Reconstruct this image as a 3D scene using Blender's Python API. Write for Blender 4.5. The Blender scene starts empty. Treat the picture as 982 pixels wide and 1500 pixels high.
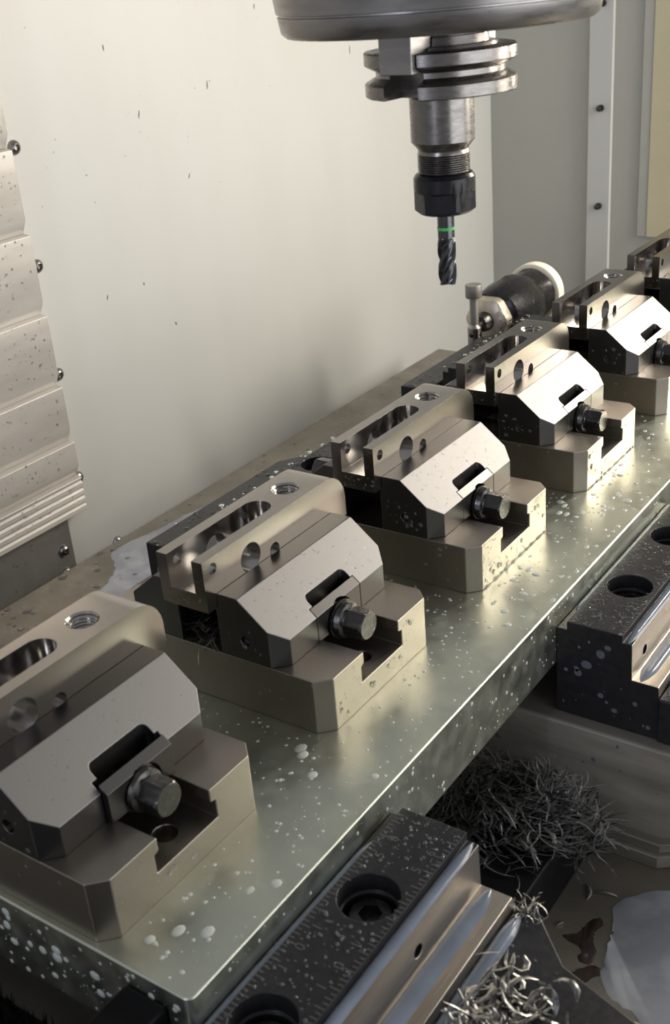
import bpy, bmesh, math, random
from mathutils import Matrix, Vector
random.seed(7)
R_ = random.Random(11)
# ---------------------------------------------------------------- units
# measured in units u with the fixture plate's top at z = 0; 1 u = 0.85 mm, table top at world z = 0
S = 0.00085
Z0 = 150.0
scn = bpy.context.scene
C = scn.collection
def W(x, y, z): return Vector((x*S, y*S, (z+Z0)*S))
# ---------------------------------------------------------------- camera, world, lights
cam_d = bpy.data.cameras.new('camera'); cam = bpy.data.objects.new('camera', cam_d); C.objects.link(cam)
cam.location = W(-204.48, -278.54, 339.825)
cam.rotation_mode = 'XYZ'
cam.rotation_euler = (1.1189155, 0.0777261, -0.9713226)
cam_d.sensor_fit = 'VERTICAL'; cam_d.sensor_height = 36.0; cam_d.sensor_width = 36.0*982/1500
cam_d.lens = 1673.92*36.0/1500
cam_d.clip_start = 0.01; cam_d.clip_end = 50
cam_d.dof.use_dof = True; cam_d.dof.focus_distance = 0.66; cam_d.dof.aperture_fstop = 24
scn.camera = cam

w = bpy.data.worlds.new('world'); scn.world = w; w.use_nodes = True
w.node_tree.nodes['Background'].inputs[0].default_value = (0.93, 0.96, 1.0, 1)
w.node_tree.nodes['Background'].inputs[1].default_value = 0.27

def area(name, loc, target, sx, sy, power, col):
    l = bpy.data.lights.new(name, 'AREA'); l.shape = 'RECTANGLE'; l.size = sx*S; l.size_y = sy*S
    l.energy = power; l.color = col
    o = bpy.data.objects.new(name, l); C.objects.link(o); o.location = W(*loc)
    o.rotation_euler = (W(*target)-W(*loc)).to_track_quat('-Z', 'Y').to_euler()
    return o
area('work_lamp', (1240, -225, 450), (380, 0, 60), 70, 520, 5.8, (1.0, 0.90, 0.76))
area('side_door_light', (1150, -800, 420), (400, 100, 0), 500, 600, 6.3, (1.0, 0.93, 0.82))
area('door_light', (300, -1100, 150), (500, 300, 60), 1200, 500, 3.5, (0.97, 0.98, 1.0))
area('shop_tube', (-1500, -60, 640), (310, 16, 280), 50, 900, 4.0, (0.80, 0.83, 1.0))

scn.view_settings.view_transform = 'Standard'; scn.view_settings.look = 'None'
scn.view_settings.gamma = 1.0; scn.view_settings.exposure = 0.22
scn.view_settings.use_curve_mapping = False

# ---------------------------------------------------------------- materials
def node_mat(name, col, rough=0.4, metal=0.0, noise=0.0, nscale=300.0, rnoise=0.0, bump=0.0, bscale=2000.0,
             stretch=(1, 1, 1), trans=0.0, ior=1.45, coat=0.0, col2=None, mix_lo=0.45, mix_hi=0.6, spec=0.5):
    m = bpy.data.materials.new(name); m.use_nodes = True
    nt = m.node_tree; b = nt.nodes['Principled BSDF']
    b.inputs['Base Color'].default_value = (*col, 1); b.inputs['Roughness'].default_value = rough
    b.inputs['Metallic'].default_value = metal; b.inputs['IOR'].default_value = ior
    b.inputs['Transmission Weight'].default_value = trans; b.inputs['Coat Weight'].default_value = coat
    b.inputs['Specular IOR Level'].default_value = spec
    tc = nt.nodes.new('ShaderNodeTexCoord'); mp = nt.nodes.new('ShaderNodeMapping')
    mp.inputs['Scale'].default_value = stretch
    nt.links.new(tc.outputs['Object'], mp.inputs['Vector'])
    def nz(scale, detail=4):
        n = nt.nodes.new('ShaderNodeTexNoise'); n.inputs['Scale'].default_value = scale
        n.inputs['Detail'].default_value = detail; nt.links.new(mp.outputs[0], n.inputs['Vector']); return n
    if noise or col2:
        n = nz(nscale); rp = nt.nodes.new('ShaderNodeValToRGB')
        c2 = col2 or tuple(max(0, c*(1-noise)) for c in col)
        c1 = col if col2 else tuple(min(1, c*(1+noise)) for c in col)
        rp.color_ramp.elements[0].position = mix_lo if col2 else 0.3; rp.color_ramp.elements[1].position = mix_hi if col2 else 0.7
        rp.color_ramp.elements[0].color = (*c2, 1); rp.color_ramp.elements[1].color = (*c1, 1)
        nt.links.new(n.outputs['Fac'], rp.inputs[0]); nt.links.new(rp.outputs[0], b.inputs['Base Color'])
    if rnoise:
        n = nz(nscale*1.7); mr = nt.nodes.new('ShaderNodeMapRange')
        mr.inputs['From Min'].default_value = 0.3; mr.inputs['From Max'].default_value = 0.7
        mr.inputs['To Min'].default_value = max(0.02, rough-rnoise); mr.inputs['To Max'].default_value = rough+rnoise
        nt.links.new(n.outputs['Fac'], mr.inputs['Value']); nt.links.new(mr.outputs[0], b.inputs['Roughness'])
    if bump:
        n = nz(bscale, 3); bp = nt.nodes.new('ShaderNodeBump'); bp.inputs['Strength'].default_value = bump
        bp.inputs['Distance'].default_value = 0.0002
        nt.links.new(n.outputs['Fac'], bp.inputs['Height']); nt.links.new(bp.outputs[0], b.inputs['Normal'])
    return m
MAT = dict(
 vise=node_mat('vise_steel', (.31, .28, .243), .36, 1, .02, 500),
 vjaw=node_mat('vise_jaw_steel', (.105, .102, .10), .34, 1, .02, 900),
 slope=node_mat('satin_slope_steel', (.195, .193, .192), .52, 1, .06, 2200),
 part=node_mat('machined_steel', (.32, .295, .27), .20, 1),
 bore=node_mat('bored_steel', (.42, .40, .38), .18, 1, .04, 200),
 plate=node_mat('fixture_plate_alloy', (.60, .625, .53), .35, 1, .04, 60, .06, .04, 2500),
 oxide=node_mat('black_oxide', (.030, .030, .033), .30, .55, .15, 300, .08, .10, 1500),
 screw=node_mat('screw_black', (.075, .073, .07), .30, .9, .2, 400, .08, .05, 2500),
 jaw=node_mat('blackened_jaw', (.016, .016, .018), .36, 0, .2, 250, .06, .12, 1800, spec=.38),
 ground=node_mat('ground_jaw_steel', (.42, .38, .33), .34, 1, .08, 250, .05, .12, 900, (.2, 3, 3)),
 bed=node_mat('cast_iron_bed', (.20, .188, .165), .42, .3, .25, 60, .1, .3, 900, (1, .3, 2)),
 table=node_mat('cast_iron_table', (.19, .172, .142), .32, .5, .22, 25, .12, .2, 700),
 wall=node_mat('cream_enclosure_paint', (.52, .525, .51), .45, 0, 0, 14, 0, .02, 200, (1.4, 1.4, .35), col2=(.505, .51, .49), mix_lo=.3, mix_hi=.55),
 wall2=node_mat('shaded_enclosure_paint', (.40, .40, .365), .42, 0, .04, 9, 0, .02, 200, (1, 1, .3)),  # end wall faces away from the light; that shade is put into this grey
 yellow=node_mat('yellowed_paint', (.52, .475, .33), .45, 0, .08, 12, 0, .02, 200),
 cover=node_mat('way_cover_steel', (.58, .555, .52), .42, .35, .1, 25, .08, .06, 500, (.4, 1, 2)),
 apron=node_mat('apron_steel', (.22, .215, .20), .45, .4, .15, 30, .08, .1, 500),
 coolant=node_mat('milky_coolant', (.50, .515, .55), .12, 0, 0, 40, 0, 0, trans=.1, ior=1.34, col2=(.38, .39, .44)),
 drop=node_mat('coolant_drop', (.80, .83, .82), .05, 0, trans=.93, ior=1.34),
 milk=node_mat('milky_drop', (.72, .76, .72), .10, 0, trans=.45, ior=1.34),
 film=node_mat('coolant_film', (.14, .165, .21), .14, 0, .15, 60, trans=.1, ior=1.34),
 spot=node_mat('coolant_spot', (.20, .22, .26), .12, 0, trans=.5, ior=1.34),
 curl=node_mat('dull_chip', (.24, .238, .235), .3, 1, .6, 500),
 rust=node_mat('rust_stain', (.028, .016, .012), .5, 0, .4, 300),
 chip=node_mat('steel_chip', (.80, .80, .81), .30, 1, .25, 700),
 spindle=node_mat('spindle_steel', (.31, .295, .29), .32, 1, .12, 40, .08, .05, 300, (1, 1, 6)),
 holder=node_mat('holder_steel', (.20, .188, .178), .28, 1, .1, 120, .08, .05, 900, (1, 1, 4)),
 nut=node_mat('collet_nut_black', (.022, .022, .025), .28, .5, .2, 200, .06),
 carbide=node_mat('coated_carbide', (.10, .10, .105), .22, .95, .1, 400, .06),
 collar=node_mat('nickel_collar', (.58, .53, .45), .42, .85, .05, 200),
 green=node_mat('green_band', (.08, .50, .13), .4),
 white=node_mat('white_ring', (.82, .76, .64), .45, 0, .04, 90),
 digit=node_mat('engraved_grey', (.06, .06, .06), .5),
 rubber=node_mat('stop_black', (.005, .005, .006), .5, 0, .2, 100, .06, .05, 600, spec=.15),
 pan=node_mat('chip_pan', (.10, .10, .095), .5, .2, .2, 20),
)
# ---------------------------------------------------------------- mesh helpers
class MB:
    """collects shapes in u; every face keeps a material slot"""
    def __init__(self): self.v = []; self.f = []; self.m = []
    def add(self, vs, fs, mi=0):
        o = len(self.v); self.v += [tuple(p) for p in vs]
        for f in fs: self.f.append([o+i for i in f]); self.m.append(mi)
        return self
    def box(self, x0, x1, y0, y1, z0, z1, mi=0):
        vs = [(x, y, z) for x in (x0, x1) for y in (y0, y1) for z in (z0, z1)]
        return self.add(vs, [(0, 1, 3, 2), (4, 6, 7, 5), (0, 4, 5, 1), (2, 3, 7, 6), (0, 2, 6, 4), (1, 5, 7, 3)], mi)
    def prism(self, poly, ax, a, b, mi=0):
        n = len(poly)
        def P(q, t): return {'x': (t, q[0], q[1]), 'y': (q[0], t, q[1]), 'z': (q[0], q[1], t)}[ax]
        vs = [P(q, a) for q in poly]+[P(q, b) for q in poly]
        fs = [list(range(n))[::-1], list(range(n, 2*n))]+[(i, (i+1) % n, n+(i+1) % n, n+i) for i in range(n)]
        return self.add(vs, fs, mi)
    def lathe(self, prof, c, ax='z', n=48, rf=None, mi=0, twist=0, cap=True):
        """prof: (t along axis, radius); rf(theta, t, r) -> r"""
        vs = []; k = len(prof)
        for t, r in prof:
            for i in range(n):
                th = 2*math.pi*i/n; rr = rf(th, t, r) if rf else r
                th2 = th+twist*t
                a, b = rr*math.cos(th2), rr*math.sin(th2)
                vs.append({'z': (c[0]+a, c[1]+b, c[2]+t), 'x': (c[0]+t, c[1]+a, c[2]+b), 'y': (c[0]+a, c[1]+t, c[2]+b)}[ax])
        fs = [(j*n+i, j*n+(i+1) % n, (j+1)*n+(i+1) % n, (j+1)*n+i) for j in range(k-1) for i in range(n)]
        if cap: fs += [list(range(n))[::-1], list(range((k-1)*n, k*n))]
        return self.add(vs, fs, mi)
    def cyl(self, c, r, a, b, ax='z', n=40, mi=0): return self.lathe([(a, r), (b, r)], c, ax, n, None, mi)
    def tube(self, pts, r, n=6, mi=0, flat=1.0):
        rings = []; up = Vector((0.3, 0.2, 1)).normalized()
        for i, q in enumerate(pts):
            d = (Vector(pts[min(i+1, len(pts)-1)])-Vector(pts[max(i-1, 0)])).normalized()
            a = d.cross(up); a = a.normalized() if a.length > 1e-6 else Vector((1, 0, 0)); b = d.cross(a)
            rr = r[i] if isinstance(r, (list, tuple)) else r
            rings.append([Vector(q)+a*rr*math.cos(2*math.pi*k/n)+b*rr*flat*math.sin(2*math.pi*k/n) for k in range(n)])
        vs = [p for rg in rings for p in rg]; k = len(pts)
        fs = [(j*n+i, j*n+(i+1) % n, (j+1)*n+(i+1) % n, (j+1)*n+i) for j in range(k-1) for i in range(n)]
        fs += [list(range(n))[::-1], list(range((k-1)*n, k*n))]
        return self.add(vs, fs, mi)
    def mesh(self, name, mats, org=(0, 0, 0), smooth=None, recalc=True):
        me = bpy.data.meshes.new(name)
        me.from_pydata([((x-org[0])*S, (y-org[1])*S, (z-org[2])*S) for x, y, z in self.v], [], self.f)
        for k in (mats if isinstance(mats, (list, tuple)) else [mats]): me.materials.append(MAT[k])
        me.polygons.foreach_set('material_index', self.m)
        if recalc:
            bm = bmesh.new(); bm.from_mesh(me); bmesh.ops.recalc_face_normals(bm, faces=bm.faces); bm.to_mesh(me); bm.free()
        if smooth is not None:
            me.polygons.foreach_set('use_smooth', [True]*len(me.polygons)); me.set_sharp_from_angle(angle=math.radians(smooth))
        me.update(); return me
    def build(self, name, mats, parent=None, org=None, bevel=0.0, smooth=35, cut=None, seg=2, cutmat=None):
        """links ONE mesh object; org = u position of the parent's origin (or of the object itself when top-level)"""
        pe = tuple(parent['org']) if parent is not None else None
        if parent is not None and org is None: org = pe if pe else (0, 0, 0)
        if org is None: org = (0, 0, 0)
        me = self.mesh(name, mats, org, smooth)
        o = bpy.data.objects.new(name, me); C.objects.link(o)
        if cut:
            tmp = []
            for cm in cut:
                cme = cm.mesh('cutter', cutmat or (mats if isinstance(mats, str) else mats[0]), org); co = bpy.data.objects.new('cutter', cme); C.objects.link(co); tmp.append(co)
                md = o.modifiers.new('b', 'BOOLEAN'); md.operation = 'DIFFERENCE'; md.solver = 'EXACT'; md.object = co
                if cutmat: md.material_mode = 'TRANSFER'
            bpy.context.view_layer.update()
            dg = bpy.context.evaluated_depsgraph_get()
            me2 = bpy.data.meshes.new_from_object(o.evaluated_get(dg)); o.modifiers.clear(); o.data = me2; me2.name = name
            for t in tmp: bpy.data.objects.remove(t)
            if smooth is not None:
                me2.polygons.foreach_set('use_smooth', [True]*len(me2.polygons)); me2.set_sharp_from_angle(angle=math.radians(smooth))
        if bevel:
            md = o.modifiers.new('edge', 'BEVEL'); md.width = bevel*S; md.segments = seg; md.limit_method = 'ANGLE'
            md.angle_limit = math.radians(38); md.harden_normals = True; md.use_clamp_overlap = True
        if parent is not None: o.parent = parent
        else: o.location = W(*org)
        o['org'] = org
        return o
def tag(o, label, cat=None, group=None, kind=None):
    if label: o['label'] = label
    if cat: o['category'] = cat
    if group: o['group'] = group
    if kind: o['kind'] = kind
    return o
def thing(name, label, cat, loc, group=None):
    o = bpy.data.objects.new(name, None); C.objects.link(o); o.location = W(*loc); o.empty_display_size = .01
    o['org'] = tuple(float(a) for a in loc); return tag(o, label, cat, group)
def copy_tree(o, parent=None, name=None):
    c = o.copy(); C.objects.link(c)
    if parent is not None: c.parent = parent
    for ch in list(o.children): copy_tree(ch, c)
    return c
def rrect(x0, x1, y0, y1, r, n=6):
    out = []
    for cx, cy, a0 in ((x1-r, y1-r, 0), (x0+r, y1-r, 90), (x0+r, y0+r, 180), (x1-r, y0+r, 270)):
        for k in range(n+1):
            a = math.radians(a0+90*k/n); out.append((cx+r*math.cos(a), cy+r*math.sin(a)))
    return out
def hexr(R, apothem, ph=0.0):
    def f(th, t, r):
        a = (th+ph) % (math.pi/3)-math.pi/6
        return min(r, apothem/math.cos(a))
    return f
# droplets: flattened domes joined into one 'stuff' part
def dome(mb, c, e1, e2, nrm, r, h, n=8, mi=0, asp=1.0):
    vs = []; base = Vector(c)-nrm*0.05
    for fr, fh in ((1.0, 0.0), (.86, .5), (.5, .87)):
        for i in range(n):
            a = 2*math.pi*i/n; vs.append(base+e1*(r*fr*math.cos(a)*asp)+e2*(r*fr*math.sin(a))+nrm*(h*fh))
    vs.append(base+nrm*h)
    fs = [(j*n+i, j*n+(i+1) % n, (j+1)*n+(i+1) % n, (j+1)*n+i) for j in range(2) for i in range(n)]
    fs += [(2*n+i, 2*n+(i+1) % n, 3*n) for i in range(n)]
    fs.append(list(range(n))[::-1])
    mb.add(vs, fs, mi)
def scatter(mb, o, a, b, n, rmin, rmax, rnd, hf=.45, ok=None, mi=0, pw=3.0, asp=(.8, 1.3)):
    o, a, b = Vector(o), Vector(a), Vector(b); e1 = a.normalized(); nrm = a.cross(b).normalized(); e2 = nrm.cross(e1)
    k = 0
    while k < n:
        k += 1; q = o+a*rnd.random()+b*rnd.random()
        r = rmin+(rmax-rmin)*rnd.random()**pw
        if ok and not ok(q, r): continue
        dome(mb, q, e1, e2, nrm, r, r*hf, 8 if r > .8 else 6, mi, rnd.uniform(*asp))
def drops(mb, parent, mat='drop', name='coolant_droplets', label=None):
    o = mb.build(name, mat, parent, smooth=60); o['kind'] = 'stuff'
    if label: o['label'] = label
    return o
# ---------------------------------------------------------------- setting
def struct(o, label=None): o['kind'] = 'structure'; return tag(o, label) if label else o
YW, XE = 540.0, 1369.0
wb = struct(MB().box(-500, XE+12, YW, YW+12, -420, 455).build('wall_back', 'wall', org=(500, YW, -150)), 'cream painted sheet metal panel behind the machine table')
wr = struct(MB().box(XE, XE+12, -700, YW-0.2, -420, 900).build('wall_right', 'wall2', org=(XE, 0, -150)), 'end wall of the machine enclosure with its shade painted in grey')
struct(MB().box(-700, XE+12, -900, YW+12, -436, -420.2).build('floor', 'pan', org=(300, 0, -430)), 'dark chip pan under the machine table')
MB().box(XE-7, XE, 352, 386, -420, 900).build('trim_strip', 'wall', wr, bevel=1)
MB().box(XE-4, XE, 297, 311, -48, 900).build('window_trim', 'wall2', wr, bevel=.8)
MB().box(XE-5, XE, 120, 297, -48, 900).build('yellow_panel', 'yellow', wr, bevel=.8)
def button_screw(parent, x, y, z, ax, r=6.4, mat='spindle', sgn=-1):
    prof = [(0, r), (.16*r, r), (.45*r, r*.86), (.68*r, r*.55), (.74*r, r*.42), (.40*r, r*.36), (.38*r, .01)]
    return MB().lathe([(sgn*t, q) for t, q in prof], (x, y, z), ax, 20).build('screw', mat, parent, smooth=40)
for zz in (320.5, 213.8, 110.1, 6.9, -100): button_screw(wb, 481, YW, zz, 'y')
for xx, zz in ((517, -188), (490, -197), (590, -205), (700, -205)): button_screw(wb, xx, YW, zz, 'y', 5.8)
for zz in (258, 125.5, -7.4):
    MB().lathe([(0, 4.6), (-5, 4.6), (-5, 3.6), (-11, 3.2), (-12, 1.5)], (XE-7, 367, zz), 'x', 18).build('screw', 'screw', wr, smooth=40)
# chips stuck to the back wall
for i, (px, pz, a, l) in enumerate(((606, 282, 1.9, 6), (640, 219, 1.6, 8), (745, 233, 1.7, 9), (790, 345, 2.1, 7), (700, 150, 1.5, 5), (835, 300, 1.8, 6), (560, 60, 1.7, 5), (612, 60, 2.2, 4), (1010, 240, 1.7, 10), (1175, 232, 1.75, 10), (905, 262, 1.2, 5), (650, 8, 2.4, 5))):
    q = [(px+math.cos(a)*l*t+.9*math.sin(3*t), YW-.55, pz+math.sin(a)*l*t) for t in (-.5, -.17, .17, .5)]
    tag(MB().tube(q, [.15, .3, .28, .1], 5).build('metal_chip', 'screw', org=(px, YW-.55, pz)), 'tiny dark sliver of metal stuck to the cream back wall', 'chip', 'slivers stuck to the back wall')
mb = MB(); rn = random.Random(5)
scatter(mb, (480, YW, 120), (380, 0, 0), (0, 0, 260), 170, .35, .9, rn)
drops(mb, wb)
# ridged way cover standing just in front of the wall
wc = thing('way_cover', 'ridged beige steel way cover with stepped panels on the back wall', 'way cover', (380, YW, -129))
zb = [-129, -92, -55, 1, 70, 143, 216, 290, 365, 440]; xr = [487, 486, 484, 482.5, 481, 479, 478, 478, 478]
for i in range(len(zb)-1):
    z0, z1 = zb[i], zb[i+1]; t = min(12, (z1-z0)*.3); y = YW-8-i*0.0
    prof = [(YW, z0), (y-3.5, z0), (y-7, z0+1.2)] if i == 0 else [(YW, z0), (y-1, z0), (y-7.5, z0+t)]
    if i == 0:
        for k in range(4): prof += [(y-7, z0+6+8*k), (y-5.6, z0+7+8*k), (y-5.6, z0+8.5+8*k), (y-7, z0+9.5+8*k)] if z0+9.5+8*k < z1-2 else []
    prof += [(y-7.5 if i else y-7, z1-1.5), (y-1, z1-.05), (YW, z1-.05)]
    MB().prism(prof, 'x', 150, xr[i]-13).build('cover_panel', 'cover', wc, bevel=.5)
    mbd = MB(); rn = random.Random(i+20)
    ztop = z1-2; zl = z0+t+1
    if ztop > zl: 
        scatter(mbd, (372, y-7.5 if i else y-7, zl), (xr[i]-17-372, 0, 0), (0, 0, ztop-zl), int((ztop-zl)*2.6), .35, 1.5, rn, .5)
        drops(mbd, wc)
ap = thing('apron_plate', 'dark grey steel plate screwed below the ridged way cover', 'plate', (380, YW, -260))
MB().box(150, 455, YW-5, YW, -400, -129.3).build('sheet', 'apron', ap, bevel=.5)
for xx, zz in ((443, -162), (441, -186)): button_screw(ap, xx, YW-5, zz, 'y', 5.8)
mbd = MB(); scatter(mbd, (372, YW-5, -215), (80, 0, 0), (0, 0, 80), 90, .4, 1.4, random.Random(3), .5, pw=2); drops(mbd, ap)

# ---------------------------------------------------------------- machine table
tb = thing('machine_table', 'wide cast iron machine table wet with coolant', 'table', (340, 0, -150))
MB().box(-420, 1093, -520, 483, -230, -150).build('table_top', 'table', tb, bevel=2.0)
MB().box(-380, 1050, -450, 420, -420, -230.2).build('saddle', 'apron', tb, bevel=2)
mbd = MB(); rn = random.Random(9)
scatter(mbd, (270, 380, -150), (200, 0, 0), (0, 98, 0), 90, .8, 4.0, rn, .35, pw=2)
scatter(mbd, (480, 440, -150), (550, 0, 0), (0, 40, 0), 40, .6, 2.5, rn, .35, pw=2)
scatter(mbd, (180, -190, -150), (120, 0, 0), (0, 120, 0), 30, .4, 1.6, rn, .3, pw=2)
drops(mbd, tb)
def smooth_loop(pts, n=5):
    out = []; k = len(pts)
    for i in range(k):
        p0, p1, p2, p3 = (Vector(pts[(i+j-1) % k]) for j in range(4))
        for s in range(n):
            t = s/n; out.append(.5*((2*p1)+(p2-p0)*t+(2*p0-5*p1+4*p2-p3)*t*t+(3*p1-p0-3*p2+p3)*t**3))
    return out
def puddle(name, pts, z, label, cat='puddle', mat='coolant', th=.5, jit=0.0, seed=1):
    rnd = random.Random(seed); lp = [q+Vector((rnd.gauss(0, .22*jit), rnd.gauss(0, .22*jit))) for q in smooth_loop([(a+rnd.uniform(-jit, jit), b+rnd.uniform(-jit, jit)) for a, b in pts])]
    cx = sum(q[0] for q in lp)/len(lp); cy = sum(q[1] for q in lp)/len(lp); n = len(lp)
    vs = [(q[0], q[1], z) for q in lp]+[(cx+(q[0]-cx)*.985, cy+(q[1]-cy)*.985, z+th) for q in lp]
    fs = [list(range(n))[::-1], list(range(n, 2*n))]+[(i, (i+1) % n, n+(i+1) % n, n+i) for i in range(n)]
    o = MB().add(vs, fs).build(name, mat, org=(cx, cy, z), smooth=50)
    return tag(o, label, cat)
puddle('coolant_puddle', [(447, 466), (470, 470), (500, 462), (545, 455), (620, 440), (700, 425), (800, 400), (860, 370), (800, 340), (600, 330), (420, 330), (355, 345), (352, 405), (381, 424), (405, 432), (425, 446)], -150, 'long pale coolant puddle on the table behind the black vise jaws', th=.6, jit=3)
puddle('coolant_puddle', [(303, 320), (330, 345), (338, 362), (322, 372), (292, 352), (275, 330)], -150, 'small coolant puddle near the ridged way cover', th=.5, jit=3, seed=4)
puddle('coolant_puddle', [(262, -108), (285, -125), (292, -150), (285, -190), (240, -200), (190, -180), (180, -160), (196, -142), (200, -130), (206, -118), (222, -116), (236, -112), (248, -112)], -150, 'blue grey coolant puddle with rusty rim on the table between the machine vises', th=.5, jit=2.5, seed=6)
for k, pts in enumerate(([(226, -92), (233, -97), (240, -97), (246, -101), (243, -106), (236, -104), (231, -107), (224, -110), (216, -110), (214, -105), (222, -101)], [(203, -104), (209, -107), (216, -112), (212, -117), (205, -115), (199, -110)])):
    puddle('rust_stain', pts, -150, ('dark red rust stain with a tail beside the coolant puddle', 'small dark rust stain nearer the chipped machine vise')[k], 'stain', 'rust', .12, 1.5, 8+k)

# ---------------------------------------------------------------- machine vises that carry the plate
def text_mesh(ch, size):
    cu = bpy.data.curves.new('digit', 'FONT'); cu.body = ch; cu.size = size*S; cu.extrude = .06*S; cu.align_x = 'CENTER'; cu.align_y = 'CENTER'; cu.resolution_u = 3
    t = bpy.data.objects.new('tmp', cu); C.objects.link(t); bpy.context.view_layer.update()
    me = bpy.data.meshes.new_from_object(t.evaluated_get(bpy.context.evaluated_depsgraph_get())); bpy.data.objects.remove(t)
    me.materials.clear(); me.materials.append(MAT['digit']); return me
DIG = {c: text_mesh(c, 6.6) for c in '0123456'}
PROF = [(0, -72.8), (0, -15.4), (6, -15.4), (6, -10), (39.3, -10), (39.3, -14.6), (45, -14.6), (45.6, -37.6), (61, -37.6), (61.5, -41.8), (62, -72.8)]
def machine_vise(xc, label, rnd):
    v = thing('machine_vise', label, 'vise', (xc, 0, -150), 'machine vises under the fixture plate')
    sx = [(-108, -116), (-108, 310), (108, 310), (108, -116), (92, -138), (92, -330), (-92, -330), (-92, -138)]
    bed = MB(); bed.prism([(xc+a, b) for a, b in [(-99, -116), (-99, 298), (99, 298), (99, -116), (85, -136), (85, -330), (-85, -330), (-85, -136)]], 'z', -136, -73.0)
    bed.build('bed', 'bed', v, bevel=2.2, seg=3)
    ft = MB(); ft.prism([(xc+a, b) for a, b in sx], 'z', -150, -141.0); ft.prism([(xc+a*.97, b) for a, b in sx], 'z', -141, -134.5)
    ft.build('foot_flange', 'bed', v, bevel=1.2)
    cr = MB(); cr.prism([(xc+a, b) for a, b in [(-92, -106.2), (92, -106.2), (92, -118), (72, -138), (60, -175), (-60, -175), (-72, -138), (-92, -118)]], 'z', -72.8, -44)
    cr.build('jaw_carrier', 'jaw', v, bevel=1.2)
    fx = MB(); fx.prism([(xc+a, b) for a, b in [(-90, 252), (90, 252), (90, 270), (72, 282), (-90, 282)]], 'z', -72.8, -35)
    fx.build('fixed_jaw_body', 'jaw', v, bevel=1.2)
    for side, nm in ((-1, 'front_jaw'), (1, 'back_jaw')):
        y0 = -44.3 if side < 0 else 189.6
        Y = lambda t: y0+side*t
        pr = [(Y(a), b) for a, b in PROF] if side < 0 else [(Y(a), b) for a, b in PROF[:8]+[(45.6, -72.8)]]
        cuts = []
        for hx in (-36, 36):
            cm = MB(); cm.lathe([(-22, 12.2), (-9, 12.2), (-8.2, 13.4), (5, 13.4)] , (xc+hx, Y(22.5), -11), 'z', 40); cuts.append(cm)
        for hx in (-82+12, 82-46):
            cm = MB(); cm.cyl((xc+hx, Y(40), -28.5), 3.0, 0, side*12, 'y', 20); cuts.append(cm)
        m = MB(); m.prism(pr, 'x', xc-90, xc+90)
        # ground faces: the outer face and its step
        jw = m.build(nm, ['jaw', 'ground'], v, bevel=.5, cut=cuts)
        for p in jw.data.polygons:
            c = p.center; yy = c.y/S*side - (y0*side)
            if abs(p.normal.x) < .3 and yy > 45.0 and c.z/S+(-150) > -72 and c.z/S-150 < -15.2 and len(p.vertices) >= 3: p.material_index = 1
        # bolts in the counterbores
        for hx in (-36, 36):
            bm_ = MB(); bm_.lathe([(-21.8, 9.6), (-16, 9.6), (-15, 8.8), (-14.8, 5.2), (-19, 5.0), (-19, .05)], (xc+hx, Y(22.5), -4.5), 'z', 32, lambda th, t, r: r if r > 6 or r < .1 else min(r, 4.6/math.cos((th) % (math.pi/3)-math.pi/6)))
            bm_.build('bolt', 'screw', jw, smooth=30)
        tk = MB()
        for k in range(-34, 35):
            x = xc+k*2.5*1.0/0.85*.85; ln = 4.6 if k % 4 == 0 else (3.4 if k % 2 == 0 else 2.4)
            for t0, d in ((6.3, 1), (39.0, -1)):
                ya, yb = Y(t0), Y(t0+d*ln); tk.box(x-.32, x+.32, min(ya, yb), max(ya, yb), -10.02, -9.9)
        t_ = tk.build('ruler_ticks', 'digit', jw); t_['kind'] = 'stuff'
        for k in range(-6, 7):
            x = xc+k*11.76
            for t in (13.5, 32.0):
                if abs(abs(x-xc)-36) < 15 and abs(t-22.5) < 13: continue
                d = bpy.data.objects.new('ruler_digit', DIG[str(abs(k))]); C.objects.link(d); d.parent = jw
                d.location = ((x-xc)*S, Y(t)*S, (150-9.97)*S)
                d['org'] = (0, 0, 0)
        # coolant lying in the ledges
        if side < 0:
            cl = MB()
            def strip(t0, t1, z, x0, x1, h, sd):
                r2 = random.Random(sd); n = 60; vs = []
                for i in range(n+1):
                    f = i/n; x = x0+(x1-x0)*f; e = min(1, f*14, (1-f)*14); e = math.sqrt(max(.02, e)); tm = (t0+t1)/2; hw = (t1-t0)/2*e
                    j = r2.uniform(-.25, .25)
                    for k in range(7):
                        a = k/6; tt = tm-hw+2*hw*a+(j if k == 0 else 0); vs.append((x, Y(tt), z+h*e*math.sin(math.pi*a)**.6 if 0 < k < 6 else z-.05))
                fs = [(i*7+k, (i+1)*7+k, (i+1)*7+k+1, i*7+k+1) for i in range(n) for k in range(6)]
                fs += [(i*7+6, (i+1)*7+6, (i+1)*7, i*7) for i in range(n)]
                fs += [tuple(range(7))[::-1], tuple(n*7+k for k in range(7))]
                cl.add(vs, fs)
            strip(39.4, 45.2, -14.6, xc-89, xc+89.5, 1.6, 3); strip(46.2, 55.0, -37.6, xc-88.5, xc+89, 1.2, 4); strip(61.8, 69.5, -43.9, xc-86, xc+88, 2.6, 5); strip(.2, 6.0, -15.4, xc-70, xc+70, 1.8, 6)
            c_ = cl.build('coolant_film', 'film', jw, smooth=60); c_['kind'] = 'stuff'; c_['label'] = 'milky coolant lying along the jaw ledges'
        dm = MB(); holes = [(xc-36, Y(22.5)), (xc+36, Y(22.5))]
        ok = lambda q, r: all(math.hypot(q.x-a, q.y-b) > 14+r for a, b in holes)
        ya, yb = sorted((Y(7), Y(38.5)))
        scatter(dm, (xc-89, ya, -10), (178, 0, 0), (0, yb-ya, 0), 430 if side < 0 else 320, .4, 1.05, rnd, .85, ok, pw=2, asp=(.95, 1.05))
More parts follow.
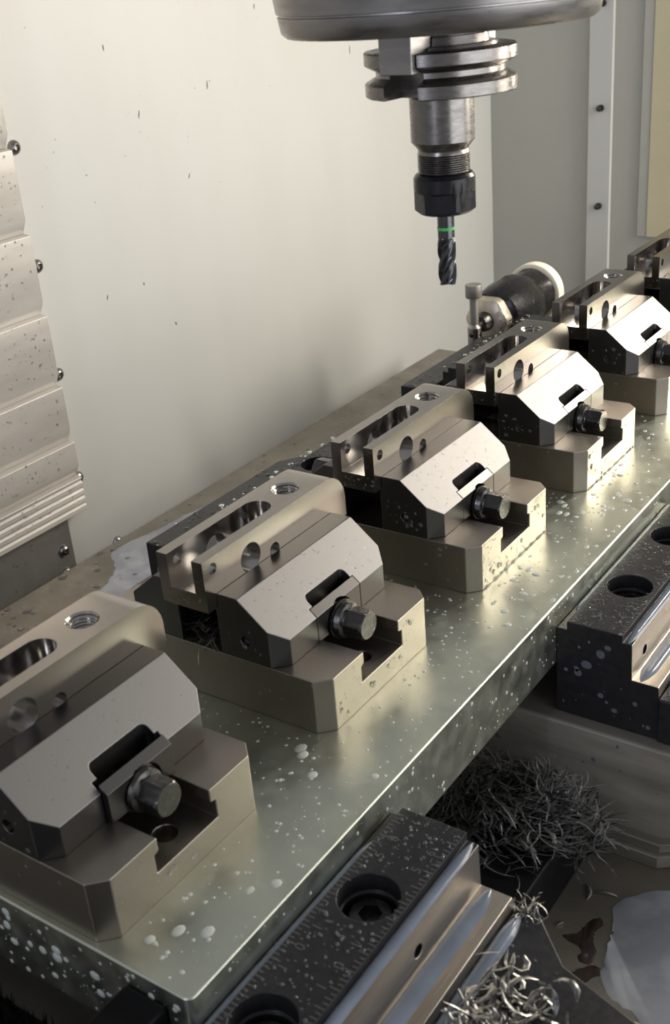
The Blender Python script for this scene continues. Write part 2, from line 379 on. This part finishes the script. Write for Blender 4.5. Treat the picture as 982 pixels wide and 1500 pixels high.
        if side > 0: scatter(dm, (xc-89, Y(36), -10), (178, 0, 0), (0, 8, 0), 30, .9, 2.6, rnd, .5, pw=1.5)
        drops(dm, jw)
        em = MB(); scatter(em, (xc-90, Y(62) if side < 0 else Y(45), -68), (0, (62 if side < 0 else 45)*(1 if side < 0 else -1), 0), (0, 0, 50), 30, .4, 3.4, rnd, .3, ok=lambda q, r: (abs(q.y-y0) < 44 or q.z < -45), pw=2.5)
        # spots on the end face: normal must look towards -x
        for i, (a, b, c) in enumerate(em.v): pass
        drops(em, jw, 'spot')
    dm = MB(); scatter(dm, (xc-90, -140, -44), (180, 0, 0), (0, 34, 0), 260, .3, 1.1, rnd, .6, ok=lambda q, r: abs(q.x-xc) < 70 or q.y > -116, pw=2)
    scatter(dm, (xc-90, 252, -35), (180, 0, 0), (0, 29, 0), 120, .4, 2.4, rnd, .5, ok=lambda q, r: q.x-xc < 70 or q.y < 268, pw=2.5)
    drops(dm, v)
    dm = MB(); scatter(dm, (xc-99, 60, -132), (0, -176, 0), (0, 0, 56), 34, .4, 2.2, rnd, .15, pw=3)
    drops(dm, v, 'spot')
    return v
machine_vise(46, 'machine vise gripping the plate end beside the work stop, bulky chips on its carrier', random.Random(31))
machine_vise(406, 'machine vise whose bed side faces the rusty puddle and the chip nest', random.Random(32))
machine_vise(766, 'machine vise next to the tool setter', random.Random(33))

# ---------------------------------------------------------------- fixture plate
PX0, PX1, PY0, PY1 = -3.0, 1010.0, -44.0, 189.2
fp = thing('fixture_plate', 'long grey green alloy plate carrying the row of small steel vises', 'plate', (0, 70, -40))
MB().prism(rrect(PX0, PX1, PY0, PY1, 4.0, 5), 'z', -40, 0).build('plate_body', 'plate', fp, bevel=1.1, seg=2)
OFF = [0.0, 151.74, 303.56, 455.14, 609.85, 766.0]
def on_plate(q, r):
    if q.x < PX0+3+r or q.y > PY1-3: return False
    for d in OFF:
        if d-2-r < q.x < d+102+r and -2-r < q.y < 156: return False
    return True
dm = MB(); rn = random.Random(71)
scatter(dm, (0, -41, 0), (330, 0, 0), (0, 200, 0), 2600, .22, 1.15, rn, .35, on_plate, pw=3)
scatter(dm, (300, -41, 0), (500, 0, 0), (0, 130, 0), 1700, .35, 1.9, rn, .25, on_plate, pw=3, asp=(.6, 2.2))
scatter(dm, (0, -41, 0), (500, 0, 0), (0, 160, 0), 55, 1.2, 3.2, rn, .22, on_plate, pw=1.5, asp=(.7, 1.5))
scatter(dm, (0, PY0, -38), (520, 0, 0), (0, 0, 36), 300, .3, 1.5, rn, .35, pw=3, asp=(.6, 1.0))
scatter(dm, (PX0, 110, -39), (0, -150, 0), (0, 0, 36), 150, .35, 2.6, rn, .3, pw=3)
drops(dm, fp, 'milk', label='pale coolant drops on the plate')

# ---------------------------------------------------------------- small vises and workpieces
CY = 76.2                                  # symmetry plane of vise and part
H, CH, JF, JT, JZ, ZS, JC = 30.0, 7.1, 24.5, 49.0, 64.7, 44.7, 7.6
PF, PB, PZ, PZB, X0, X1 = 61.5, 90.9, 85.0, 57.2, -7.4, 114.0
def mirror(pts): return [(x, 2*CY-y) for x, y in pts]
def build_vise(loc):
    v = thing('self_centering_vise', '', 'vise', loc, 'small steel vises along the plate')
    YB = 2*CY
    base = MB(); base.prism([(CH, 0), (100-CH, 0), (100, CH), (100, YB-CH), (100-CH, YB), (CH, YB), (0, YB-CH), (0, CH)], 'z', 0.02, H)
    ts = MB(); ts.prism([(31, 13.7), (69.3, 13.7), (69.3, 22.6), (66.2, 23.6), (66.2, 40), (33.6, 40), (33.6, 23.6), (31, 22.6)], 'y', -5, YB+5)
    h1 = MB().cyl((50, 13.5, 0), 5.4, 4, 20, 'z', 28); h2 = MB().cyl((50, YB-13.5, 0), 5.4, 4, 20, 'z', 28)
    base.build('base', 'vise', v, bevel=.55, cut=[ts, h1, h2])
    for sgn in (1, -1):
        f = (lambda y: y) if sgn > 0 else (lambda y: YB-y)
        zc = ZS+JC*(JZ-ZS)/(JT-JF)
        prof = [(f(JF), H+.02), (f(JF), ZS), (f(JT), JZ), (f(PF), JZ), (f(PF), PZB), (f(PF+1.6), PZB), (f(PF+1.6), H+.02)]
        m = MB(); m.prism(prof, 'x', 0, 100)
        q = .2
        cuts = []
        for xa, xb in ((0, 1), (100, -1)):   # vertical corner chamfers
            cc = MB(); cc.prism([(xa-xb*q, f(JF-q)), (xa+xb*JC, f(JF-q)), (xa+xb*JC, f(JF)), (xa, f(JF+JC)), (xa-xb*q, f(JF+JC))], 'z', 20, 90); cuts.append(cc)
        nt = MB(); nt.prism([(x, f(y)) for x, y in ((30.4, JF-1), (69.6, JF-1), (69.6, JF+4.6), (30.4, JF+4.6))], 'z', 20, 90); cuts.append(nt)
        pk = MB(); pk.prism([(x, f(y)) for x, y in rrect(33.5, 67.5, JF+2, JF+10.0, 3.0)], 'z', 36, 90); cuts.append(pk)
        hb = MB(); hb.cyl((50, 0, 33.8), 8, f(JF+3), f(PF+12), 'y', 32); cuts.append(hb)
        dr = MB(); dr.cyl((0, f(46.5), 41.5), 3.2, -1, 3.5, 'x', 20); cuts.append(dr)
        jw = m.build('jaw', ['vjaw', 'slope'], v, bevel=.4, cut=cuts)
        for p in jw.data.polygons:              # the sloped face has a satin finish
            if p.normal.z > .6 and abs(p.normal.y) > .4 and abs(p.normal.x) < .1: p.material_index = 1
        # retaining plate that fills the notch
        rp = MB(); sl = (JZ-ZS)/(JT-JF)
        rp.prism([(f(JF+.05), H+.1), (f(JF+.05), ZS+.05), (f(JF+4.3), ZS+.05+sl*4.2), (f(JF+4.3), H+.1)], 'x', 30.7, 69.3)
        hc = MB().cyl((50, 0, 34.2), 11.4, f(JF-3), f(JF+8), 'y', 40)
        pl = rp.build('retaining_plate', 'vjaw', jw, bevel=.4, cut=[hc])
        # hexagon head spindle end with its collar
        sc = MB()
        sc.lathe([(t*sgn, r) for t, r in ((6, 8.2), (0.5, 8.2), (.4, 10.2), (-1.4, 10.6), (-1.8, 9.2), (-2.6, 9.0), (-3.0, 10.0), (-5.2, 9.4), (-6.0, 7.4), (-7.0, 7.2))], (50, f(JF), 34.2), 'y', 40)
        col = sc.build('collar', 'screw', v, smooth=32)
        hx = MB(); hx.lathe([(t*sgn, r) for t, r in ((-6.9, 8.3), (-16.6, 8.3), (-17.6, 7.2), (-17.6, .05))], (50, f(JF), 34.2), 'y', 60, hexr(8.3, 7.3, .2))
        hx.build('hex_head', 'screw', v, bevel=.25, smooth=25)
    sp = MB()
    n = 60; sp.lathe([(16.8-33.6*i/n+0, 6.6 if i % 2 else 5.6) for i in range(n+1)], (50, CY, 34), 'y', 24)
    sp.build('lead_screw', 'screw', v, smooth=20)
    for sgn in (1, -1):
        f = (lambda y: y) if sgn > 0 else (lambda y: YB-y)
    return v
def vise_drops(v, seed, dens):
    rn = random.Random(seed); YB = 2*CY; dm = MB(); o = v['org']
    def L(p): return (p[0]+o[0], p[1]+o[1], p[2]+o[2])
    scatter(dm, L((CH, 0, 1)), (100-2*CH, 0, 0), (0, 0, 28.5), int(330*dens), .2, .75, rn, .4, ok=lambda q, r: not (30-r < q.x-o[0] < 70.5+r and q.z-o[2] > 13-r), pw=2.5, asp=(.6, 1.0))
    scatter(dm, L((CH+2, 1, 12)), (100-2*CH-4, 0, 0), (0, -.001, 12), 0, .2, .5, rn)
    scatter(dm, L((CH, 0, 2)), (86, 0, 0), (0, 0, 24), int(14*dens), 1.0, 2.1, rn, .4, ok=lambda q, r: not (29-r < q.x-o[0] < 71.5+r and q.z-o[2] > 12-r), pw=1, asp=(.6, 1.0))
    scatter(dm, L((0, YB-CH, 1)), (0, -(YB-2*CH), 0), (0, 0, 28), int(90*dens), .2, 1.3, rn, .35, pw=4)
    scatter(dm, L((0, 60, H+1)), (0, -26, 0), (0, 0, 24), int(36*dens), .2, 1.6, rn, .35, pw=3, ok=lambda q, r: q.z-o[2] < 50)
    e = Vector((0, JT-JF, JZ-ZS)); scatter(dm, Vector(L((8, JF, ZS)))+e*.12, (84, 0, 0), e*.86, int(260*dens), .18, .5, rn, .35, ok=lambda q, r: not (30 < q.x-o[0] < 70 and q.y-o[1] < JF+11.5), pw=2.5)
    scatter(dm, L((3, 3, H)), (94, 0, 0), (0, 20, 0), int(26*dens), .2, .6, rn, .35, ok=lambda q, r: not (32 < q.x-o[0] < 68) and q.x-o[0]+q.y-o[1] > 9 and 100-q.x+o[0]+q.y-o[1] > 9, pw=2.5)
    if .9 < dens:                                  # wet bead along the foot of the base
        x = 8.0
        while x < 92:
            l = rn.uniform(3, 12); xe = min(x+l, 93); dm.tube([L((x, -.15, .25)), L((x+.3*(xe-x), -.3, .35)), L((xe, -.15, .25))], [.2, .75, .2], 6); x = xe+rn.uniform(.2, 3)
    drops(dm, v)
def build_part(loc):
    t = thing('clevis_block', '', 'workpiece', loc, 'machined clevis blocks in the vises')
    rr = 16.5; pr = [(X0, PZB+.03), (X0, PZ)]
    for k in range(13):
        a = math.radians(90-90*k/12); pr.append((X1-rr+rr*math.cos(a), PZ-rr+rr*math.sin(a)))
    pr += [(X1, PZB+.03)]
    m = MB(); m.prism(pr, 'y', PF+.02, PB-.02)
    sl = MB(); yc = CY; r = 8.0; pts = [(-30, yc-r), (54, yc-r)]+[(54+r*math.sin(math.radians(a)), yc-r*math.cos(math.radians(a))) for a in range(10, 171, 10)]+[(54, yc+r), (-30, yc+r)]
    sl.prism(pts, 'z', 67, 120)
    th = MB(); prof = [(60, 6.0)]; z = 60.0
    while z < 83: prof += [(z, 6.1), (z+.8, 7.0)]; z += 1.6
    prof += [(84, 7.0), (85.6, 8.2)]; th.lathe(prof, (80, CY, 0), 'z', 36)
    hs = [MB().cyl((-.2, 0, 78.8), 3.1, 40, 110, 'y', 24), MB().cyl((28.7, 0, 71.2), 7.9, 40, 110, 'y', 36), MB().cyl((48, 0, 66.2), 4.1, 40, 110, 'y', 24)]
    for h, (x, z, r) in zip(hs, ((-.2, 78.8, 3.1), (28.7, 71.2, 7.9), (48, 66.2, 4.1))): pass
    m.build('block', ['part', 'bore'], t, bevel=.7, cut=[sl, th]+hs, smooth=30, cutmat='bore')
    return t
ORD = ['', 'second', 'third', 'fourth', 'fifth', 'sixth']
VL = ['small steel vise on the plate end next to the black work stop',
      'small steel vise with a chip tuft in its jaw gap, second from work stop',
      'small steel vise third from the work stop along the plate', 'small steel vise fourth from the work stop along the plate',
      'small steel vise fifth from the work stop, its bright slope beside the tool setter', 'small steel vise sixth from the work stop along the plate']
PL = ['slotted steel block clamped in the vise next to the work stop',
      'slotted steel block in the second vise from the work stop, above a chip tuft',
      'slotted steel block clamped in the third vise from the work stop', 'slotted steel block clamped in the fourth vise from the work stop',
      'slotted steel block clamped in the fifth vise from the work stop', 'slotted steel block clamped in the sixth vise from the work stop']
v0 = build_vise((0, 0, 0)); p0 = build_part((0, 0, 0))
for i, d in enumerate(OFF):
    if i == 0: v, q = v0, p0
    else:
        v = copy_tree(v0); q = copy_tree(p0)
    v.location = W(d, 0, 0); q.location = W(d, 0, 0)
    v['label'] = VL[i]; q['label'] = PL[i]
    v['org'] = (d, 0.0, 0.0); q['org'] = (d, 0.0, 0.0)
for ch in v0.children:
    if ch.name.split('.')[0] == 'jaw':
        for g in ch.children:
            if g.name == 'retaining_plate': g.location.y -= 3.4*S
vs_ = [o for o in C.objects if o.name.split('.')[0] == 'self_centering_vise']
for i, v in enumerate(sorted(vs_, key=lambda o: o['org'][0])): vise_drops(v, 100+i, (.35, .8, 1.3, 1.2, .9, .4)[i])
ps_ = sorted([o for o in C.objects if o.name.split('.')[0] == 'clevis_block'], key=lambda o: o['org'][0])
for i, t in enumerate(ps_):
    d = t['org'][0]; dm = MB(); rn = random.Random(300+i)
    scatter(dm, (d+X0, PB, PZB+1), (0, -(PB-PF), 0), (0, 0, 9), 34, .25, .9, rn, .4, pw=2)
    scatter(dm, (d+X0, PF+6, 66), (0, -6, 0), (0, 0, 17), 7, .25, .7, rn, .4, pw=2)
    if i: scatter(dm, (d+X0, PF, 66), (116, 0, 0), (0, 0, 17), 60, .15, .4, rn, .3, ok=lambda q, r: all(math.hypot(q.x-d-a, q.z-b) > c+1 for a, b, c in ((-.2, 78.8, 3.1), (28.7, 71.2, 7.9), (48, 66.2, 4.1))) and not (q.x-d > 96 and q.z > 68), pw=2)
    drops(dm, t)

# ---------------------------------------------------------------- work stop
ws = thing('work_stop', 'black work stop bar touching the plate end', 'work stop', (-40, -20, -150))
b = MB(); b.box(-98, -3.1, -31.5, -9.8, -33, -8.5); b.build('bar', 'rubber', ws, bevel=2.4, seg=4)
MB().lathe([(0, 9), (1, 10), (117, 10), (118, 9)], (-84, -20.5, -150), 'z', 32).build('post', 'rubber', ws)

# ---------------------------------------------------------------- black bristled block added to fill the dark area below the plate end
bs = thing('bristled_filler', 'black bristled filler added in the dark area under the plate end', 'brush', (-25, 60, -72.9))
MB().box(-48, -8, 0, 150, -72.9, -58).build('backing', 'rubber', bs, bevel=1.5)
mb = MB(); rn = random.Random(77)
for k in range(700):
    x, y = rn.uniform(-46, -10), rn.uniform(2, 148); dx, dy = rn.gauss(0, 1.6), rn.gauss(0, 1.6); h = rn.uniform(7, 12)
    mb.tube([(x, y, -58.3), (x+dx*.4, y+dy*.4, -58+h*.5), (x+dx, y+dy, -58+h)], [.45, .4, .2], 4)
b_ = mb.build('bristles', 'rubber', bs); b_['kind'] = 'stuff'

# ---------------------------------------------------------------- clamp block between the vises, chips around its screw
kb = thing('clamp_block', 'black clamp block buried under a nest of chips between the machine vises', 'block', (215, -40, -150))
MB().prism([(158, -77), (284, -77), (284, 40), (158, 40)], 'z', -150, -112).build('block_body', 'rubber', kb, bevel=1.6, seg=3)
MB().lathe([(0, 13), (9, 13), (10, 12), (10.2, 7), (6, 6.6), (6, .1)], (272, -41, -112), 'z', 32, lambda th, t, r: r if r > 8 or r < .2 else min(r, 6.2/math.cos(th % (math.pi/3)-math.pi/6))).build('cap_screw', 'screw', kb)
def chips(name, n, pick, lmin, lmax, rmin, rmax, seed, label, org, curl=2.5, mat='chip', swirl=None, flat=.5):
    rnd = random.Random(seed); mb = MB()
    for i in range(n):
        c = Vector(pick(rnd)); L = rnd.uniform(lmin, lmax); k = rnd.uniform(.2, curl)/L
        if swirl and rnd.random() < .58:
            d = Vector((-(c.y-swirl[1]), c.x-swirl[0], 0)); d = d.normalized() if d.length > .1 else Vector((1, 0, 0))
            d += Vector((rnd.gauss(0, .35), rnd.gauss(0, .35), rnd.gauss(0, flat)))
        else: d = Vector((rnd.gauss(0, 1), rnd.gauss(0, 1), rnd.gauss(0, flat)))
        d.normalize(); a = Vector((rnd.gauss(0, flat), rnd.gauss(0, flat), rnd.choice((-1, 1)))); a = (a-d*a.dot(d)).normalized()
        pts = []; q = c.copy(); m = 5
        for s in range(m):
            pts.append(q.copy()); q = q+d*(L/(m-1)); d = (Matrix.Rotation(k*L/(m-1), 3, a) @ d)
        w_ = rnd.uniform(rmin, rmax); mb.tube(pts, [w_*.4, w_, w_, w_*.9, w_*.25], 4, flat=.35, mi=(rnd.choice((0, 1, 1, 2)) if swirl else 0))
    o = mb.build(name, ['chip', 'chip', 'curl'] if swirl else mat, org=org, smooth=50); tag(o, label, 'chips', kind='stuff'); return o
def pile(rnd):
    while True:
        x, y = rnd.uniform(212, 302), rnd.uniform(-96, 30); u = ((x-268)/36)**2+((y+38)/56)**2
        sparse = x < 236 and -70 < y < 25 and rnd.random() < .10
        if u < 1 or sparse:
            if math.hypot(x-272, y+41) < 12: continue
            u = min(u, 1); top = -109.5+17*(1-u)**.6+2.0*math.sin(x*.3)*math.cos(y*.25)
            if x > 284 or y < -77: z = rnd.uniform(-122, -108)
            else: z = top-rnd.random()**2*7
            return (x, y, max(z, -110.5 if x < 284 and y > -77 else -130))
chips('chip_nest', 1900, pile, 9, 24, .35, 1.0, 41, 'nest of dark curled steel shavings around the black clamp block', (268, -38, -112), 1.4, swirl=(272, -41), flat=.10)
chips('chip_heap', 180, lambda r: (72+r.gauss(0, 13), -131+r.gauss(0, 8), -42.6+abs(r.gauss(0, 5))), 8, 22, .6, 1.7, 42, 'heap of broad curled chips on the vise carrier by the work stop', (72, -131, -44), 3.2, 'curl')
chips('chip_tuft', 60, lambda r: (151.74+r.uniform(-1, 8), 74+r.gauss(0, 4), 31.5+abs(r.gauss(0, 9))), 7, 18, .2, .5, 43, 'tuft of fine bright chips between the jaws of the second small vise', (157, 75, 30), 1.0)
chips('chip_tuft', 45, lambda r: (138+r.gauss(0, 3.5), -112+r.gauss(0, 3), -43.4+abs(r.gauss(0, .8))), 4, 9, .2, .5, 44, 'thin trail of chips at the corner of the black vise carrier', (139, -112, -44), 2, 'curl')
chips('chip_tuft', 90, lambda r: (870+r.gauss(0, 22), 258+r.gauss(0, 5), -33+abs(r.gauss(0, 5))), 5, 14, .4, 1.1, 45, 'small dark chips caught below the tool setter stylus', (870, 258, -35), 3, 'screw')
for k, (x, y, a, l) in enumerate(((262, -90, .4, 13), (266, -98, 1.9, 14), (232, -85, 2.6, 5), (176, -125, .8, 6))):
    q = [(x+math.cos(a+t*.5)*l*t, y+math.sin(a+t*.5)*l*t, -149.3+.4*math.cos(t*3)) for t in (-.5, -.25, 0, .25, .5)]
    tag(MB().tube(q, [.3, 1.3, 1.6, 1.2, .3], 6, flat=.4).build('metal_chip', 'chip', org=(x, y, -149.3)), 'loose curled metal chip lying on the table by the rusty puddle', 'chip', 'loose chips on the table')

# ---------------------------------------------------------------- tool setter
ts = thing('tool_setter', 'tool setting probe with round stylus, hex collar, black body and white ring', 'probe', (900, 300, -150))
sx_, sy_, sz_ = 860.5, 300.0, -33.0
MB().lathe([(0, 4.6), (29, 4.6), (29.5, 4.4), (30, 8.6), (30.6, 9.0), (43.4, 9.0), (44, 8.6)], (sx_, sy_, -29.5), 'z', 32).build('stylus_disc', 'apron', ts)
st = MB(); st.lathe([(0, 7.0), (1, 7.6), (30, 7.6), (33, 4.6)], (sx_, sy_, -62.5), 'z', 28)
cuts = [MB().cyl((sx_, sy_, z), 2.7, -12, 12, ax, 16) for z in (-40, -52) for ax in ('x', 'y')]
st.build('stylus_holder', 'spindle', ts, cut=cuts)
MB().lathe([(0, 5), (8, 5), (8.5, 8), (13, 10), (26, 12)], (sx_+4, sy_, sz_), 'x', 28).build('stem', 'screw', ts)
MB().lathe([(0, 13), (2, 22), (4, 25.5), (16, 25.5), (17, 24)], (sx_+24, sy_, sz_), 'x', 48, hexr(26, 23.5)).build('hex_collar', 'collar', ts, bevel=.4)
nr = random.Random(4); amp = [nr.uniform(-1.5, 2.2) for _ in range(64)]
MB().lathe([(0, 25), (4, 30), (22, 33), (48, 35), (66, 33), (78, 28), (84, 22)], (sx_+41, sy_, sz_-2), 'x', 32, lambda th, t, r: r+amp[(int(th*5)+int(t)) % 64]*.8).build('body', 'nut', ts, smooth=40)
MB().box(sx_+48, sx_+118, 276, 324, -150, -40).build('mount', 'nut', ts, bevel=4, seg=3)
MB().lathe([(0, 26), (30, 29), (31, 29)], (sx_+112, sy_, sz_), 'x', 32, lambda th, t, r: r+amp[(int(th*7)+int(t*2)) % 64]*.4).build('wrapped_neck', 'nut', ts, smooth=30)
MB().lathe([(0, 30), (.8, 33), (1.5, 34), (15, 34), (16, 33)], (sx_+143, sy_, sz_), 'x', 56).build('white_ring', 'white', ts, bevel=.5)

# ---------------------------------------------------------------- spindle, tool holder, cutter
TX, TY = 310.0, 16.0
DA = math.radians(178)
sn = thing('spindle_nose', 'ringed grey steel spindle nose of the milling machine', 'spindle', (TX, TY, 307))
MB().lathe([(307, 40), (307, 73), (309, 75.3), (316.3, 76.6), (316.6, 75.9), (317.3, 75.9), (317.6, 77), (326.4, 78.4), (326.7, 77.6), (327.4, 77.6), (327.8, 79), (345, 81), (346, 80), (347, 81), (420, 88), (420, 120), (900, 120)], (TX, TY, 0), 'z', 96).build('housing', 'spindle', sn, smooth=40)
for da in (0, math.pi):
    a = DA+da; ca, sa = math.cos(a), math.sin(a); d = MB()
    vs = []
    for z in (288.8, 307.5):
        for u_, s_ in ((21.5, -8.9), (39.0, -8.9), (39.0, 8.9), (21.5, 8.9)): vs.append((TX+u_*ca-s_*sa, TY+u_*sa+s_*ca, z))
    d.add(vs, [(0, 3, 2, 1), (4, 5, 6, 7), (0, 1, 5, 4), (1, 2, 6, 5), (2, 3, 7, 6), (3, 0, 4, 7)]); d.build('drive_key', 'spindle', sn, bevel=.5)
th_ = thing('tool_holder', 'steel tool holder with grooved flange hanging from the spindle', 'tool holder', (TX, TY, 239))
hp = [(239.2, 12.0), (239.4, 12.6)]
z = 239.6
while z < 249.0: hp += [(z, 12.4), (z+.45, 13.1), (z+.6, 13.1)]; z += 1.05
hp += [(250.2, 12.6), (251.2, 13.0), (254.5, 15.9), (275, 15.9), (276.4, 17.4), (276.8, 19), (277, 36.3), (277.6, 36.9), (283.0, 36.9), (283.6, 36.4), (286.2, 31.4), (288.6, 31.4), (291.2, 36.4), (291.8, 36.9), (297.0, 36.9), (297.6, 36.2), (297.8, 28), (299.2, 27.6), (299.4, 24), (303, 23.5), (303.2, 21), (306.9, 20.4)]
cuts = []
for da in (0, math.pi):
    a = DA+da; ca, sa = math.cos(a), math.sin(a); k = MB(); vs = []
    for z in (270, 310):
        for u_, s_ in ((20.5, -9.5), (45, -9.5), (45, 9.5), (20.5, 9.5)): vs.append((TX+u_*ca-s_*sa, TY+u_*sa+s_*ca, z))
    k.add(vs, [(0, 3, 2, 1), (4, 5, 6, 7), (0, 1, 5, 4), (1, 2, 6, 5), (2, 3, 7, 6), (3, 0, 4, 7)]); cuts.append(k)
MB().lathe(hp, (TX, TY, 0), 'z', 72).build('shank', 'holder', th_, cut=cuts, smooth=30)
MB().lathe([(219.4, 8), (219.2, 13), (220.6, 15.2), (221, 15.6), (229.6, 15.6), (230.6, 15.6), (237, 15.6), (238.6, 14.4), (239.15, 13.0)], (TX, TY, 0), 'z', 72, lambda th, t, r: hexr(15.6, 14.1, 1.15)(th, t, r) if t < 230 else r).build('collet_nut', 'nut', th_, smooth=25, bevel=.2)
em = thing('end_mill', 'four flute carbide end mill with a green band', 'cutter', (TX, TY, 182))
MB().lathe([(206, 4.35), (219.1, 4.35)], (TX, TY, 0), 'z', 32).build('shank', 'carbide', em)
MB().lathe([(210.2, 4.36), (210.2, 4.5), (211.7, 4.5), (211.7, 4.36)], (TX, TY, 0), 'z', 32).build('band', 'green', em)
def flute(th, t, r):
    ph = (th*4/(2*math.pi)) % 1.0
    g = 0.0 if ph < .30 else math.sin(math.pi*(ph-.30)/.70)**.7
    dep = min(1.0, max(0, (206.8-t)/3.5))
    return r*(1-.42*g*dep)
MB().lathe([(182.2+24.6*i/44, 4.75 if i < 43 else 4.35) for i in range(45)], (TX, TY, 0), 'z', 64, flute, twist=.135).build('fluted_end', 'carbide', em, smooth=38)
for o in C.objects:
    if 'org' in o: del o['org']
